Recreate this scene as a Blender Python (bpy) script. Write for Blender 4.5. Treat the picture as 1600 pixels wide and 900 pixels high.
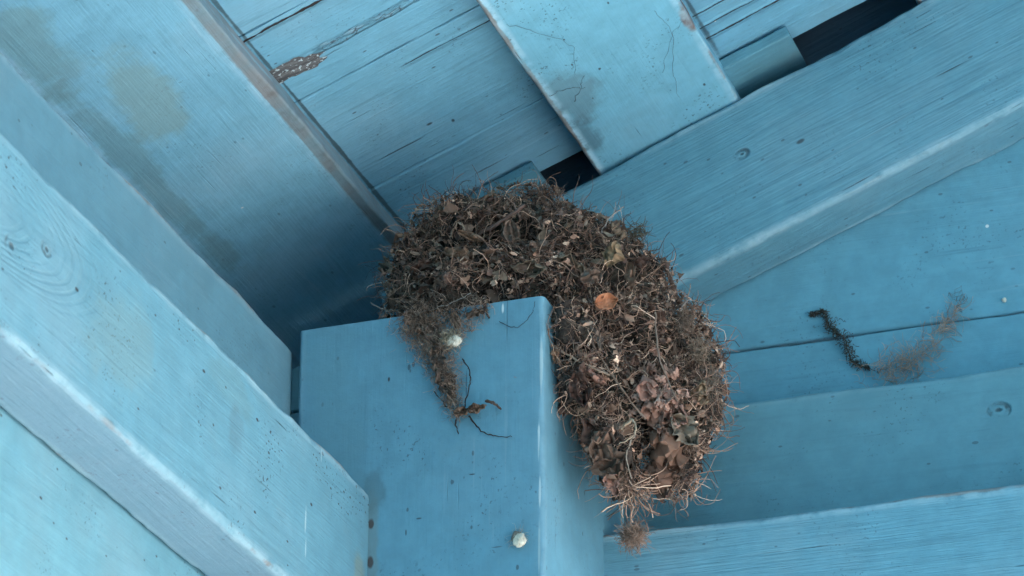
import bpy, math, random
import numpy as np
from mathutils import Vector, Matrix, noise

random.seed(7); rng = np.random.default_rng(7)
scene = bpy.context.scene
C = scene.collection
for o in list(bpy.data.objects): bpy.data.objects.remove(o)

# ------------------------------------------------------------------ camera
YAW, PITCH, ROLL = math.radians(19.672), math.radians(25.677), math.radians(0.543)
cam_d = bpy.data.cameras.new('camera'); cam = bpy.data.objects.new('camera', cam_d); C.objects.link(cam)
cy, sy, cp, sp = math.cos(YAW), math.sin(YAW), math.cos(PITCH), math.sin(PITCH)
fw = Vector((-sy*cp, cy*cp, sp)); rt = Vector((cy, sy, 0)); up = rt.cross(fw)
cr, sr = math.cos(ROLL), math.sin(ROLL)
rt2 = rt*cr + up*sr; up2 = up*cr - rt*sr
M = Matrix.Identity(4)
for i in range(3):
    M[i][0] = rt2[i]; M[i][1] = up2[i]; M[i][2] = -fw[i]
M.translation = Vector((0.5384, -1.5564, 1.5126))
cam.matrix_world = M
cam_d.sensor_width = 36; cam_d.lens = 5403.9/1600*36
cam_d.clip_start = 0.02; cam_d.clip_end = 500
cam_d.dof.use_dof = True; cam_d.dof.focus_distance = 1.83; cam_d.dof.aperture_fstop = 30
scene.camera = cam

# ------------------------------------------------------------------ light
SUN_EL, SUN_AZ = math.radians(40), math.radians(50)     # azimuth clockwise from +Y
world = bpy.data.worlds.new('World'); scene.world = world; world.use_nodes = True
wn = world.node_tree; wn.nodes.clear()
sky = wn.nodes.new('ShaderNodeTexSky'); sky.sky_type = 'NISHITA'; sky.sun_disc = False
sky.sun_elevation = SUN_EL; sky.sun_rotation = SUN_AZ
bg = wn.nodes.new('ShaderNodeBackground'); bg.inputs['Strength'].default_value = 0.15
wo = wn.nodes.new('ShaderNodeOutputWorld')
wn.links.new(sky.outputs[0], bg.inputs[0]); wn.links.new(bg.outputs[0], wo.inputs[0])
sd = bpy.data.lights.new('sun', 'SUN'); sd.energy = 4.0; sd.angle = math.radians(0.5); sd.color = (1, .95, .87)
sun = bpy.data.objects.new('sun', sd); C.objects.link(sun)
sdir = Vector((math.sin(SUN_AZ)*math.cos(SUN_EL), math.cos(SUN_AZ)*math.cos(SUN_EL), math.sin(SUN_EL)))
sun.rotation_euler = sdir.to_track_quat('Z', 'Y').to_euler()
scene.view_settings.view_transform = 'Standard'; scene.view_settings.look = 'None'
scene.view_settings.exposure = 3.25; scene.view_settings.gamma = 1
scene.render.engine = 'CYCLES'
scene.cycles.max_bounces = 10; scene.cycles.diffuse_bounces = 7

# ------------------------------------------------------------------ node helpers
class NT:
    def __init__(s, name):
        s.m = bpy.data.materials.new(name); s.m.use_nodes = True
        s.t = s.m.node_tree; s.t.nodes.clear()
        s.out = s.t.nodes.new('ShaderNodeOutputMaterial')
        s.b = s.t.nodes.new('ShaderNodeBsdfPrincipled')
        s.t.links.new(s.b.outputs[0], s.out.inputs[0])
    def n(s, typ, ins=None, **kw):
        nd = s.t.nodes.new(typ)
        for k, v in kw.items(): setattr(nd, k, v)
        for k, v in (ins or {}).items(): s.set(nd.inputs[k], v)
        return nd
    def set(s, sock, v):
        if isinstance(v, bpy.types.NodeSocket): s.t.links.new(v, sock)
        else: sock.default_value = v
    def math(s, op, a, b=0.0, c=None, clamp=False):
        nd = s.n('ShaderNodeMath', {0: a, 1: b}, operation=op, use_clamp=clamp)
        if c is not None: s.set(nd.inputs[2], c)
        return nd.outputs[0]
    def smooth(s, v, lo, hi):           # 0 below lo, 1 above hi (either order)
        nd = s.n('ShaderNodeMapRange', {'Value': v, 'From Min': lo, 'From Max': hi, 'To Min': 0., 'To Max': 1.})
        nd.interpolation_type = 'SMOOTHSTEP'
        return nd.outputs[0]
    def mix(s, f, a, b):
        nd = s.n('ShaderNodeMix', data_type='RGBA')
        s.set(nd.inputs[0], f); s.set(nd.inputs[6], a); s.set(nd.inputs[7], b)
        return nd.outputs[2]
    def noise(s, vec, scale, detail=4, rough=.55, dist=0.):
        return s.n('ShaderNodeTexNoise', {'Vector': vec, 'Scale': scale, 'Detail': detail, 'Roughness': rough, 'Distortion': dist}).outputs['Fac']
    def scaled(s, vec, sc, loc=(0, 0, 0)):
        return s.n('ShaderNodeMapping', {'Vector': vec, 'Scale': sc, 'Location': loc}).outputs[0]

def rgb(r, g, b): return (r, g, b, 1)
SEED = [0]
def paint(name, base, half=None, dirt=.25, specks=1., cracks=1., grain=1., wear_highlight=1., chalk=.2, lines=(), patch=None,
          knots=(), stains=(), figure=0., rough=.5, edge_brown=1., face=None, peel=None):
    """weathered house paint over sawn timber; x runs along the grain"""
    SEED[0] += 1; off = (SEED[0]*3.7, SEED[0]*1.3, SEED[0]*2.1)
    g = NT(name)
    raw = g.n('ShaderNodeTexCoord').outputs['Object']
    co = g.scaled(raw, (1, 1, 1), off)
    sx = g.n('ShaderNodeSeparateXYZ', {0: raw}); X, Y, Z = sx.outputs
    # warp the grain around knots
    wob = g.noise(g.scaled(co, (7, 30, 30)), 1, 2)
    nl = g.noise(co, 9, 4, .6); nl2 = g.noise(g.scaled(co, (1, 1, 1), (5, 9, 2)), 17, 5, .65)
    nm = g.noise(co, 70, 6, .65)
    gr = g.noise(g.scaled(co, (12, 190, 190)), 1, 5, .6, .4)
    gf = g.noise(g.scaled(co, (35, 900, 900)), 1, 3, .6, .2)
    brush = g.noise(g.scaled(co, (4, 420, 420)), 1, 2, .5)
    b = Vector(base)
    col = g.mix(g.smooth(nm, .25, .75), rgb(*(b*.88)), rgb(*(b*1.07)))
    lum = sum(base)/3
    ch = b.lerp(Vector((lum*1.15,)*3), .35)*1.12
    col = g.mix(g.math('MULTIPLY', g.smooth(nl, .45, .7), chalk), col, rgb(*ch))
    col = g.mix(g.math('MULTIPLY', g.smooth(gr, .54, .70), .26*grain), col, rgb(*(b*.55)))
    col = g.mix(g.math('MULTIPLY', g.smooth(brush, .5, .75), .10), col, rgb(*(b*1.2)))
    # grime film
    gm = g.math('MULTIPLY', g.smooth(nl2, .5, .78), g.smooth(nm, .2, .8))
    col = g.mix(g.math('MULTIPLY', gm, dirt), col, rgb(.11, .14, .14))
    height = g.math('ADD', g.math('MULTIPLY', gr, .45*grain), g.math('MULTIPLY', gf, .25*grain))
    height = g.math('ADD', height, g.math('MULTIPLY', nm, .35))
    if figure:      # raised late-wood lines showing through the paint, bent round a knot
        fx, fz = figure[1]
        cx = g.math('SUBTRACT', X, fx); cz = g.math('SUBTRACT', Y, fz)
        r2 = g.math('SQRT', g.math('ADD', g.math('POWER', g.math('MULTIPLY', cx, .22), 2.), g.math('POWER', cz, 2.)))
        r3 = g.math('ADD', r2, g.math('MULTIPLY', wob, .006))
        rings = g.math('SINE', g.math('MULTIPLY', r3, 2*math.pi/.0021))
        fade = g.math('MULTIPLY', g.smooth(r2, figure[2], figure[2]*.6), g.smooth(nl2, .35, .6))
        fg = g.math('MULTIPLY', g.smooth(rings, -.2, 1.), fade)
        col = g.mix(g.math('MULTIPLY', fg, .3*figure[0]), col, rgb(*(b*.6)))
        height = g.math('SUBTRACT', height, g.math('MULTIPLY', fg, .5*figure[0]))
    dark = rgb(.035, .045, .055)
    # mildew specks in clusters
    clus = g.smooth(g.noise(g.scaled(co, (1, 1, 1), (1, 7, 3)), 22, 3), .5, .68)
    s1 = g.smooth(g.noise(co, 520, 2, .5), .62, .69)
    m1 = g.math('MULTIPLY', g.math('MULTIPLY', s1, g.math('MULTIPLY_ADD', clus, .9, .03)), .75*specks)
    col = g.mix(m1, col, dark)
    vo = g.n('ShaderNodeTexVoronoi', {'Vector': g.scaled(co, (1, 1.8, 1.8)), 'Scale': 75.})
    vr = g.n('ShaderNodeSeparateColor', {0: vo.outputs['Color']})
    vd = g.math('ADD', vo.outputs['Distance'], g.math('MULTIPLY', g.math('SUBTRACT', gr, .5), .25))
    m2 = g.math('MULTIPLY', g.smooth(vd, .12, .07), g.smooth(vr.outputs[0], .62, .64))
    col = g.mix(g.math('MULTIPLY', m2, .8*specks), col, dark)
    # pale fly spots
    vo2 = g.n('ShaderNodeTexVoronoi', {'Vector': g.scaled(co, (1, 1, 1), (4, 4, 4)), 'Scale': 34.})
    vr2 = g.n('ShaderNodeSeparateColor', {0: vo2.outputs['Color']})
    m3 = g.math('MULTIPLY', g.smooth(vo2.outputs['Distance'], .045, .03), g.smooth(vr2.outputs[1], .87, .88))
    col = g.mix(m3, col, rgb(.6, .68, .7))
    # short checks that follow the grain
    ck = g.noise(g.scaled(co, (14, 420, 420), (2, 2, 2)), 1, 2, .5)
    ckm = g.math('MULTIPLY', g.smooth(ck, .70, .76), g.smooth(nl, .45, .62))
    ckm = g.math('MULTIPLY', ckm, cracks, clamp=True)
    col = g.mix(g.math('MULTIPLY', ckm, .8), col, dark)
    height = g.math('SUBTRACT', height, g.math('MULTIPLY', ckm, 1.2))
    # faint crosswise scuffs and drips
    sc = g.n('ShaderNodeMapping', {'Vector': co, 'Rotation': (0, 0, 1.25), 'Scale': (9, 330, 330)}).outputs[0]
    sf = g.noise(sc, 1, 3, .6)
    col = g.mix(g.math('MULTIPLY', g.math('MULTIPLY', g.smooth(sf, .62, .72), clus), .35), col, rgb(*(b*.55)))
    col = g.mix(g.math('MULTIPLY', g.math('MULTIPLY', g.smooth(sf, .40, .32), g.smooth(nl, .5, .6)), .25), col, rgb(*(ch*1.1)))
    # knots: (x, y or z cross coord, radius)
    for kx, kc, kr, axis in knots:
        cc = Z if axis == 'z' else Y
        dx = g.math('MULTIPLY', g.math('SUBTRACT', X, kx), .7); dc = g.math('SUBTRACT', cc, kc)
        r = g.math('SQRT', g.math('ADD', g.math('POWER', dx, 2.), g.math('POWER', dc, 2.)))
        r = g.math('ADD', r, g.math('MULTIPLY', g.math('SUBTRACT', nm, .5), kr*.9))
        ring = g.math('MULTIPLY', g.smooth(r, kr, kr*.75), g.smooth(r, kr*.35, kr*.6))
        core = g.smooth(r, kr*.3, kr*.1)
        tot = g.math('MULTIPLY', g.math('MAXIMUM', g.math('MULTIPLY', ring, g.smooth(nm, .4, .6)), core), .7)
        col = g.mix(tot, col, dark)
        height = g.math('SUBTRACT', height, g.math('MULTIPLY', tot, 1.0))
    # stains: (x, cross, axis, rx, rc, colour, amount)
    for kx, kc, axis, rx, rc, scol, amt in stains:
        cc = Z if axis == 'z' else Y
        dx = g.math('DIVIDE', g.math('SUBTRACT', X, kx), rx); dc = g.math('DIVIDE', g.math('SUBTRACT', cc, kc), rc)
        r = g.math('SQRT', g.math('ADD', g.math('POWER', dx, 2.), g.math('POWER', dc, 2.)))
        r = g.math('ADD', r, g.math('MULTIPLY', g.math('SUBTRACT', nl2, .5), 2.6))
        r = g.math('ADD', r, g.math('MULTIPLY', g.math('SUBTRACT', nm, .5), .8))
        col = g.mix(g.math('MULTIPLY', g.smooth(r, 1.1, .5), amt), col, rgb(*scol))
    # long splits in the paint: (y0, x0, x1, wobble, width)
    for y0, x0, x1, amp, w in lines:
        wv = g.math('MULTIPLY', g.math('SUBTRACT', g.noise(g.scaled(co, (18, .01, .01), (y0*40, 0, 0)), 1, 5, .7), .5), amp)
        slope = g.math('MULTIPLY', g.math('SUBTRACT', X, x0), .0)
        d = g.math('ABSOLUTE', g.math('SUBTRACT', Y, g.math('ADD', g.math('ADD', wv, y0), slope)))
        wd = g.math('MULTIPLY', g.smooth(g.noise(g.scaled(co, (60, 1, 1)), 1, 3, .7), .3, .7), w)
        mk = g.smooth(g.math('SUBTRACT', d, wd), .0003, -.0001)
        rgm = g.math('MULTIPLY', g.smooth(X, x0, x0+.01), g.smooth(X, x1, x1-.02))
        mk = g.math('MULTIPLY', mk, rgm)
        col = g.mix(mk, col, rgb(.03, .028, .03))
        lip = g.math('MULTIPLY', g.smooth(d, .0035, .0008), rgm)
        height = g.math('ADD', height, g.math('MULTIPLY', lip, .9))
        height = g.math('SUBTRACT', height, g.math('MULTIPLY', mk, 3.))
    if peel:    # band of curled, flaking paint: y0, half width, x0, x1
        y0, hw, x0, x1 = peel
        pn = g.n('ShaderNodeTexVoronoi', {'Vector': g.scaled(co, (150, 420, 420)), 'Scale': 1.}, feature='DISTANCE_TO_EDGE').outputs[0]
        pf = g.noise(g.scaled(co, (110, 260, 260)), 1, 4, .7)
        dd_ = g.math('ABSOLUTE', g.math('SUBTRACT', Y, g.math('MULTIPLY_ADD', g.noise(g.scaled(co, (30, .01, .01)), 1, 3, .6), .008, y0-.004)))
        inb = g.math('MULTIPLY', g.smooth(dd_, hw, hw*.6), g.math('MULTIPLY', g.smooth(X, x0, x0+.008), g.smooth(X, x1, x1-.01)))
        edge_ = g.math('MULTIPLY', inb, g.math('MULTIPLY', g.smooth(pn, .10, .02), g.smooth(pf, .46, .56)))
        col = g.mix(g.math('MULTIPLY', inb, g.math('MULTIPLY', g.smooth(pf, .5, .62), .5)), col, rgb(*(ch*1.35)))
        col = g.mix(g.math('MULTIPLY', edge_, .9), col, rgb(.05, .07, .09))
        height = g.math('ADD', height, g.math('MULTIPLY', inb, g.math('MULTIPLY', pf, 5.)))
    if face:    # one face of the board takes its own tint: sign of local y, half width, colour, amount
        sg, hy_, fcol, amt = face
        fm = g.smooth(g.math('MULTIPLY', Y, sg), hy_-.0012, hy_-.0003)
        col = g.mix(g.math('MULTIPLY', fm, g.math('MULTIPLY_ADD', nm, .5, amt-.25)), col, rgb(*fcol))
    # brown bare line where the arris has lost its paint
    if half:
        hy, hz = half
        dy = g.math('SUBTRACT', hy, g.math('ABSOLUTE', Y)); dz = g.math('SUBTRACT', hz, g.math('ABSOLUTE', Z))
        d = g.math('ADD', dy, dz)
        d = g.math('ADD', d, g.math('MULTIPLY', g.math('SUBTRACT', nm, .5), .004))
        w_ = g.math('MULTIPLY', g.smooth(nl2, .3, .6), wear_highlight)
        col = g.mix(g.math('MULTIPLY', g.smooth(d, .0062, .0030), g.math('MULTIPLY', g.math('MULTIPLY', g.math('MAXIMUM', w_, .35), g.smooth(nm, .3, .55)), .9*wear_highlight)), col, rgb(*(ch*1.25)))  # pale worn band, with the arris highlight from ground bounce painted in
        col = g.mix(g.math('MULTIPLY', g.smooth(d, .0021, .0010), g.math('MULTIPLY', w_, .75*edge_brown)), col, rgb(.20, .13, .095))
    g.set(g.b.inputs['Base Color'], col)
    g.set(g.b.inputs['Roughness'], g.math('MULTIPLY_ADD', nm, .25, rough-.1))
    g.b.inputs['Specular IOR Level'].default_value = .22
    bp = g.n('ShaderNodeBump', {'Height': height, 'Strength': .8, 'Distance': .0016})
    g.set(g.b.inputs['Normal'], bp.outputs[0])
    return g.m

# ------------------------------------------------------------------ object helpers
def link(name, me, mat=None, parent=None):
    o = bpy.data.objects.new(name, me); C.objects.link(o)
    if mat: me.materials.append(mat)
    if parent: o.parent = parent
    return o
BASES = []
def thing(name, label, cat, loc=(0, 0, 0), group=None):
    o = bpy.data.objects.new(name, None); C.objects.link(o); o.empty_display_size = .05; BASES.append((o, Vector(loc)))
    o['label'] = label; o['category'] = cat
    if group: o['group'] = group
    return o
def tag(o, label, cat, group=None):
    o['label'] = label; o['category'] = cat
    if group: o['group'] = group
    return o
def frame(origin, xd, zd):
    x = Vector(xd).normalized(); z = Vector(zd).normalized(); y = z.cross(x).normalized(); z = x.cross(y)
    m = Matrix.Identity(4)
    for i in range(3): m[i][0] = x[i]; m[i][1] = y[i]; m[i][2] = z[i]
    m.translation = Vector(origin); return m

def loft(L, hy, hz, rad=.002, wob=.0005, fine=.9, seed=0., radn=.4, verts=None, faces=None, oy=0., oz=0., x0=0.):
    """sawn board lofted along x: rounded, slightly uneven arrises"""
    verts = [] if verts is None else verts; faces = [] if faces is None else faces
    st = []; x = 0.
    while x < L-1e-4:
        st.append(x); x += .008 if x < fine else .12
    st.append(L)
    base = len(verts); K = 16
    for x in st:
        for ci, (a, b) in enumerate(((1, 1), (-1, 1), (-1, -1), (1, -1))):
            r = rad*(1+radn*2*noise.noise(Vector((x*28, ci*9+seed, .3)))+radn*1.3*noise.noise(Vector((x*110, ci*9+seed, 1.3))))
            r = max(r, rad*.35)
            dy = wob*2*noise.noise(Vector((x*11, ci*5+seed, 4.2))) + wob*.7*noise.noise(Vector((x*60, ci*5+seed, 4.2)))
            dz = wob*2*noise.noise(Vector((x*11, ci*5+seed, 8.2))) + wob*.7*noise.noise(Vector((x*60, ci*5+seed, 8.2)))
            a0 = ci*math.pi/2
            for k in range(4):
                an = a0 + k/3*math.pi/2
                verts.append((x+x0, oy + a*(hy-r)+math.cos(an)*r+dy, oz + b*(hz-r)+math.sin(an)*r+dz))
    n = len(st)
    for i in range(n-1):
        for k in range(K):
            p = base+i*K+k; q = base+i*K+(k+1) % K
            faces.append((p, q, q+K, p+K))
    faces.append(tuple(base+k for k in range(K))[::-1])
    faces.append(tuple(base+(n-1)*K+k for k in range(K)))
    return verts, faces
def mesh(name, v, f, smooth=True):
    me = bpy.data.meshes.new(name); me.from_pydata(v, [], f); me.update()
    if smooth:
        me.polygons.foreach_set('use_smooth', [True]*len(me.polygons))
        try: me.set_sharp_from_angle(angle=math.radians(50))
        except Exception: pass
    return me
def wn_(o):
    m = o.modifiers.new('even_faces', 'WEIGHTED_NORMAL'); m.weight = 100; m.keep_sharp = True
def board(name, origin, xd, zd, L, hy, hz, mat, parent, **kw):
    v, f = loft(L, hy, hz, seed=random.random()*90, **kw)
    o = link(name, mesh(name, v, f), mat, parent); o.matrix_world = frame(origin, xd, zd); wn_(o); return o

# ------------------------------------------------------------------ ground
def ground_mat():
    g = NT('gravel_ground'); co = g.n('ShaderNodeTexCoord').outputs['Object']
    n = g.noise(co, 40, 6, .7); n2 = g.noise(co, .6, 4)
    col = g.mix(n, rgb(.30, .28, .25), rgb(.52, .49, .44)); col = g.mix(g.math('MULTIPLY', g.smooth(n2, .5, .8), .4), col, rgb(.22, .22, .17))
    g.set(g.b.inputs['Base Color'], col); g.b.inputs['Roughness'].default_value = .9
    bp = g.n('ShaderNodeBump', {'Height': n, 'Strength': .6, 'Distance': .02}); g.set(g.b.inputs['Normal'], bp.outputs[0])
    return g.m
S = 300
gr_ = link('ground', mesh('ground', [(-S, -S, 0), (S, -S, 0), (S, S, 0), (-S, S, 0)], [(0, 1, 2, 3)], False), ground_mat())
gr_['kind'] = 'structure'

g = NT('bounce_cut_floor'); g.b.inputs['Base Color'].default_value = (.30, .27, .24, 1); g.b.inputs['Roughness'].default_value = .8
fl = link('floor', mesh('floor', [(-.2, -3.6, .03), (3.5, -3.6, .03), (3.5, .2, .03), (-.2, .2, .03)], [(0, 1, 2, 3)], False), g.m)  # unseen floor added over the gravel to hold down the bounce light
fl['kind'] = 'structure'
# ------------------------------------------------------------------ the shelter
AL = math.radians(21.765); CA, SA, TA = math.cos(AL), math.sin(AL), math.tan(AL)
Z0 = 2.4563                       # underside of the flat roof battens at x = 0
U = Vector((CA, 0, SA)); N = Vector((-SA, 0, CA))      # up the slope / out of the roof
LX = 3.4                           # length of the shelter towards the viewer
shelter = thing('garden_shelter', 'blue painted timber shelter corner with post, beams, rafter and boarded roof', 'shelter', (0, 0, 0))

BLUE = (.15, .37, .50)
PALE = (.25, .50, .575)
m_post = paint('post_paint', (0.117, 0.289, 0.388), (.07, .07), dirt=.3, specks=.8, cracks=.3, grain=.3, wear_highlight=.5, chalk=.15, edge_brown=.15,
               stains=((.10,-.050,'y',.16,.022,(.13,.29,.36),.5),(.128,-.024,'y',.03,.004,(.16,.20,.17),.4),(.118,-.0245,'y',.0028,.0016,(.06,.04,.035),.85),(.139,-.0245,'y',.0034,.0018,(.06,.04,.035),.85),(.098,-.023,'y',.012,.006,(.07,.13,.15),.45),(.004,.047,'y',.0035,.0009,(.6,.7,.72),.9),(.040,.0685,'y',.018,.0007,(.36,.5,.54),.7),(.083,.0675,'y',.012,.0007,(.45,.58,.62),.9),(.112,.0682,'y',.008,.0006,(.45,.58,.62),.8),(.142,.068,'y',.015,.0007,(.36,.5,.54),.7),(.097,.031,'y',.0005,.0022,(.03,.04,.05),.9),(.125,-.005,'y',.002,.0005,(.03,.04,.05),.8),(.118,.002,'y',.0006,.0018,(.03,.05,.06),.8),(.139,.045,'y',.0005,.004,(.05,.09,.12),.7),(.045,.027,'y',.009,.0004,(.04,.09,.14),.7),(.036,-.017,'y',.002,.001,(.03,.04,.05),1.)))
m_l1 = paint('near_beam_paint', (0.121, 0.283, 0.363), (.0432, .019), dirt=.45, specks=2.4, cracks=1.2, face=(1, .0432, (.20, .30, .385), .6), grain=1.0, wear_highlight=.9, chalk=.35, figure=(.45, (.47, -.012), .040), knots=((.404,.003,.005,'y'),(.373,-.010,.004,'y')), stains=((.083,.004,'y',.0011,.009,(.45,.58,.62),.6),(.0815,.018,'y',.0009,.006,(.45,.58,.62),.5),(.066,-.037,'y',.0008,.006,(.45,.58,.6),.6),(.012,.02,'y',.008,.03,(.20,.26,.22),.6),(.002,.025,'y',.006,.012,(.12,.08,.06),.8),(.181,-.028,'y',.03,.010,(.14,.25,.27),.3),(.171,-.008,'y',.010,.012,(.09,.13,.15),.3),(.30,.0,'y',.05,.03,(.17,.28,.30),.45)))
m_l2 = paint('inner_plate_paint', (0.112, 0.249, 0.321), (.045, .019), dirt=.3, specks=.6, cracks=.3, grain=.6, wear_highlight=.7, chalk=.25)
m_lw = paint('side_wall_paint', (0.122, 0.295, 0.375), None, dirt=.4, specks=1.2, cracks=.3, grain=.6, chalk=.3)
m_a = paint('lower_beam_paint', (0.139, 0.334, 0.433), (.044, .019), dirt=.2, specks=.7, cracks=.9, grain=1.3, wear_highlight=.9, chalk=.4)
m_b = paint('upper_plate_paint', (0.127, 0.302, 0.377), (.045, .019), dirt=.3, specks=.6, cracks=.35, grain=.7, wear_highlight=.5, chalk=.2, edge_brown=.3, knots=((.345,.020,.0055,'y'),))
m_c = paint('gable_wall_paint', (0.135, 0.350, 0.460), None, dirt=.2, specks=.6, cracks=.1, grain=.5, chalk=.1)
m_r = paint('rafter_paint', (0.130, 0.320, 0.417), (.0455, .019), dirt=.25, specks=.7, cracks=1., grain=1.5, wear_highlight=1., chalk=.25, edge_brown=.25, knots=((.228,.011,.004,'y'),), stains=((.261,.0,'y',.003,.0015,(.05,.06,.07),.8),))
m_p1 = paint('first_batten_paint', (0.176, 0.418, 0.563), (.0463, .0085), dirt=.2, specks=.5, cracks=.15, grain=.8, wear_highlight=.7, chalk=.3, face=(-1, .0463, (.12, .15, .155), .75),
             stains=((.315, .004, 'y', .045, .017, (.20, .31, .30), .55), (.40,.03,'y',.05,.02,(.16,.27,.27),.5), (.26,.034,'y',.12,.010,(.13,.24,.26),.5)))
m_p2 = paint('second_batten_paint', (0.169, 0.434, 0.578), (.0463, .0085), dirt=.3, specks=1.1, cracks=.5, grain=.6, wear_highlight=1., chalk=.25,
             stains=((.130, .033, 'y', .035, .016, (.10, .14, .15), .45), (.08, .040, 'y', .03, .010, (.05, .06, .065), .5), (.145, -.045, 'y', .012, .004, (.16, .08, .055), .9)))
# deck frame: x up the slope, y across (towards -Y), z into the room
DX0 = -.47
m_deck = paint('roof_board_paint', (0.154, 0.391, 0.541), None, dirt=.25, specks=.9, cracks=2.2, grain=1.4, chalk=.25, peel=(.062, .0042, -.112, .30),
             stains=((-.1350,.03,'y',.0014,.22,(.03,.045,.05),.75),(-.0200,-.03,'y',.0026,.10,(.03,.04,.05),.8),(.0755,-.06,'y',.002,.09,(.03,.04,.05),.7),(-.085,-.050,'y',.0022,.0014,(.03,.05,.06),.9),(-.073,-.058,'y',.0012,.002,(.03,.05,.06),.9)),
               lines=((.1005, DX0, 2.0, .006, .0013), (-.0800, -.005, 2.0, .005, .0009), (-.106, .0, 2.0, .004, .0010), (-.094, .0, 2.0, .006, .0006), (.012, -.08, 2., .005, .0004)))
m_block = paint('packing_strip_paint', (0.097, 0.263, 0.347), None, dirt=.5, specks=1., cracks=.6, grain=1.)
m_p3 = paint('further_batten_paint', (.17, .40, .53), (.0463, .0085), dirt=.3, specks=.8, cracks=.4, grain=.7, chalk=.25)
m_void_shade = paint('void_shade_paint', (.045, .085, .125), None, chalk=0)  # blue paint darkened so the shade of the roof void is in its colour
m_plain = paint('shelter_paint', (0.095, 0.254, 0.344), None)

# posts
def post(x, y, h, parent, mat):
    v, f = loft(h, .07, .07, rad=.0022, wob=.0004, fine=.0, seed=x*3+y)
    # start the fine stations at the top: build from the top down
    v, f = loft(h, .07, .07, rad=.0028, wob=.0005, fine=.5, seed=x*3+y, radn=.25)
    o = link('post', mesh('post', v, f), mat, parent)
    o.matrix_world = frame((x, y, h), (0, 0, -1), (0, -1, 0)); wn_(o); return o
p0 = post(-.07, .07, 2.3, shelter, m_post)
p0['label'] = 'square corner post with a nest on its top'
for px, py in ((3.2, .07), (-.07, -LX), (3.2, -LX)): post(px, py, 2.3, shelter, m_plain)

# side (left) beams, running towards the viewer
o = board('beam', (-.1149, -.0008, 2.157), (0, -1, 0), (1, 0, 0), LX, .0432, .019, m_l1, shelter, rad=.0030, wob=.00028, radn=.5)
o['label'] = 'pale blue lower beam butting against the face of the post'
o = board('top_plate', (-.163, .004, 2.2455), (0, -1, 0), (1, 0, 0), LX, .045, .019, m_l2, shelter, rad=.002, wob=.0009)
# gable (right) beams
board('beam', (-.0005, .1182, 2.158), (1, 0, 0), (0, -1, 0), 3.2, .044, .019, m_a, shelter, rad=.0022, wob=.0006)
board('top_plate', (-.135, .166, 2.2465), (1, 0, 0), (0, -1, 0), 3.3, .0445, .019, m_b, shelter, rad=.0022, wob=.0006)
# rafter on the gable wall
rm = Vector((-.155, .166, Z0-.155*TA)) - N*.0455
board('rafter', rm, U, (0, -1, 0), 1.95, .0455, .019, m_r, shelter, rad=.0034, wob=.0003, radn=.5)

# gable wall boarding with a grooved joint
v, f = [], []
def wallboard(z0, z1, x0, x1): loft(x1-x0, (z1-z0)/2, .008, rad=.0016, wob=.0002, fine=.5, seed=z0*7, verts=v, faces=f, oy=-((z0+z1)/2), oz=0, x0=x0)
for z0, z1, x1 in ((2.116, 2.1802, 3.3), (2.1808, 2.3404, 3.3), (2.3414, 2.62, 3.3), (2.6208, 3.2, 3.3)): wallboard(z0, z1, -.224, x1)
o = link('gable_wall', mesh('gable_wall', v, f), m_c, shelter); o.matrix_world = frame((0, .193, 0), (1, 0, 0), (0, -1, 0))
# frame(): y axis = z cross x = (0,-1,0) x (1,0,0) = (0,0,1)
for vert in o.data.vertices: vert.co.y = -vert.co.y
o.data.flip_normals()

wn_(o)
# side wall boarding below the near beam, to the ground
v, f = [], []
for z0, z1 in ((0.02, .5), (.501, 1.0), (1.001, 1.5), (1.501, 2.0), (2.001, 2.2)):
    loft(LX, (z1-z0)/2, .006, rad=.0012, wob=.0002, fine=.5, seed=z0*3, verts=v, faces=f, oy=(z0+z1)/2)
o = link('side_wall', mesh('side_wall', v, f), m_lw, shelter)
o.matrix_world = frame((-.1405, -.001, 0), (0, -1, 0), (1, 0, 0))
if o.matrix_world.col[1][2] < 0:
    for vert in o.data.vertices: vert.co.y = -vert.co.y
    o.data.flip_normals()
wn_(o)
# frieze closing the eaves behind the top plate
v, f = loft(LX+.3, .13, .008, rad=.001, fine=0)
o = link('frieze_board', mesh('frieze_board', v, f), m_plain, shelter); o.matrix_world = frame((-.232, .22, 2.25), (0, -1, 0), (1, 0, 0))

v, f = loft(LX+.3, .048, .006, rad=.001, fine=0)
o = link('soffit_light_stop', mesh('soffit_light_stop', v, f), m_plain, shelter); o.matrix_world = frame((-.196, .2, 2.193), (0, -1, 0), (0, 0, 1))  # unseen, added to stop outside light leaking up behind the top plate
# flat battens under the roof boards, running towards the viewer
def batten(xl, xr, mat, y_end=.196):
    w = (xr-xl)/CA/2; xm = (xl+xr)/2
    c = Vector((xm, y_end, Z0+xm*TA)) + N*(.0085+.0012)
    return board('roof_batten', c, (0, -1, 0), -N, LX+.2, w, .0085, mat, shelter, rad=.0016, wob=.0006, fine=.6)
b1 = batten(-.2235, -.1266, m_p1)
b2 = batten(-.0180, .0683, m_p2)
for k in range(1, 7):
    batten(-.0180+.195*k, .0683+.195*k, m_p3)

# roof boards
v, f = [], []
ys = [.195, .105, .0285, -.081, -.138]
yy = -.20
edges = [-.150, -.081+0, .0285, .105, .195]
e = .195
while e < LX: e += .09; edges.append(e)
for a, b_ in zip(edges[:-1], edges[1:]):
    a_, bb = a+.0006, b_-.0006
    loft(1.95-DX0, (bb-a_)/2, .008, rad=.0011, wob=.0005, fine=.8, seed=a*31, verts=v, faces=f, oy=(a_+bb)/2, x0=DX0)
deck = link('roof_boards', mesh('roof_boards', v, f), m_deck, shelter)
DO = Vector((0, 0, Z0)) + N*(.017+.0015+.0095)
deck.matrix_world = frame(DO, U, -N)
if deck.matrix_world.col[1][1] > 0: pass
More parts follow.
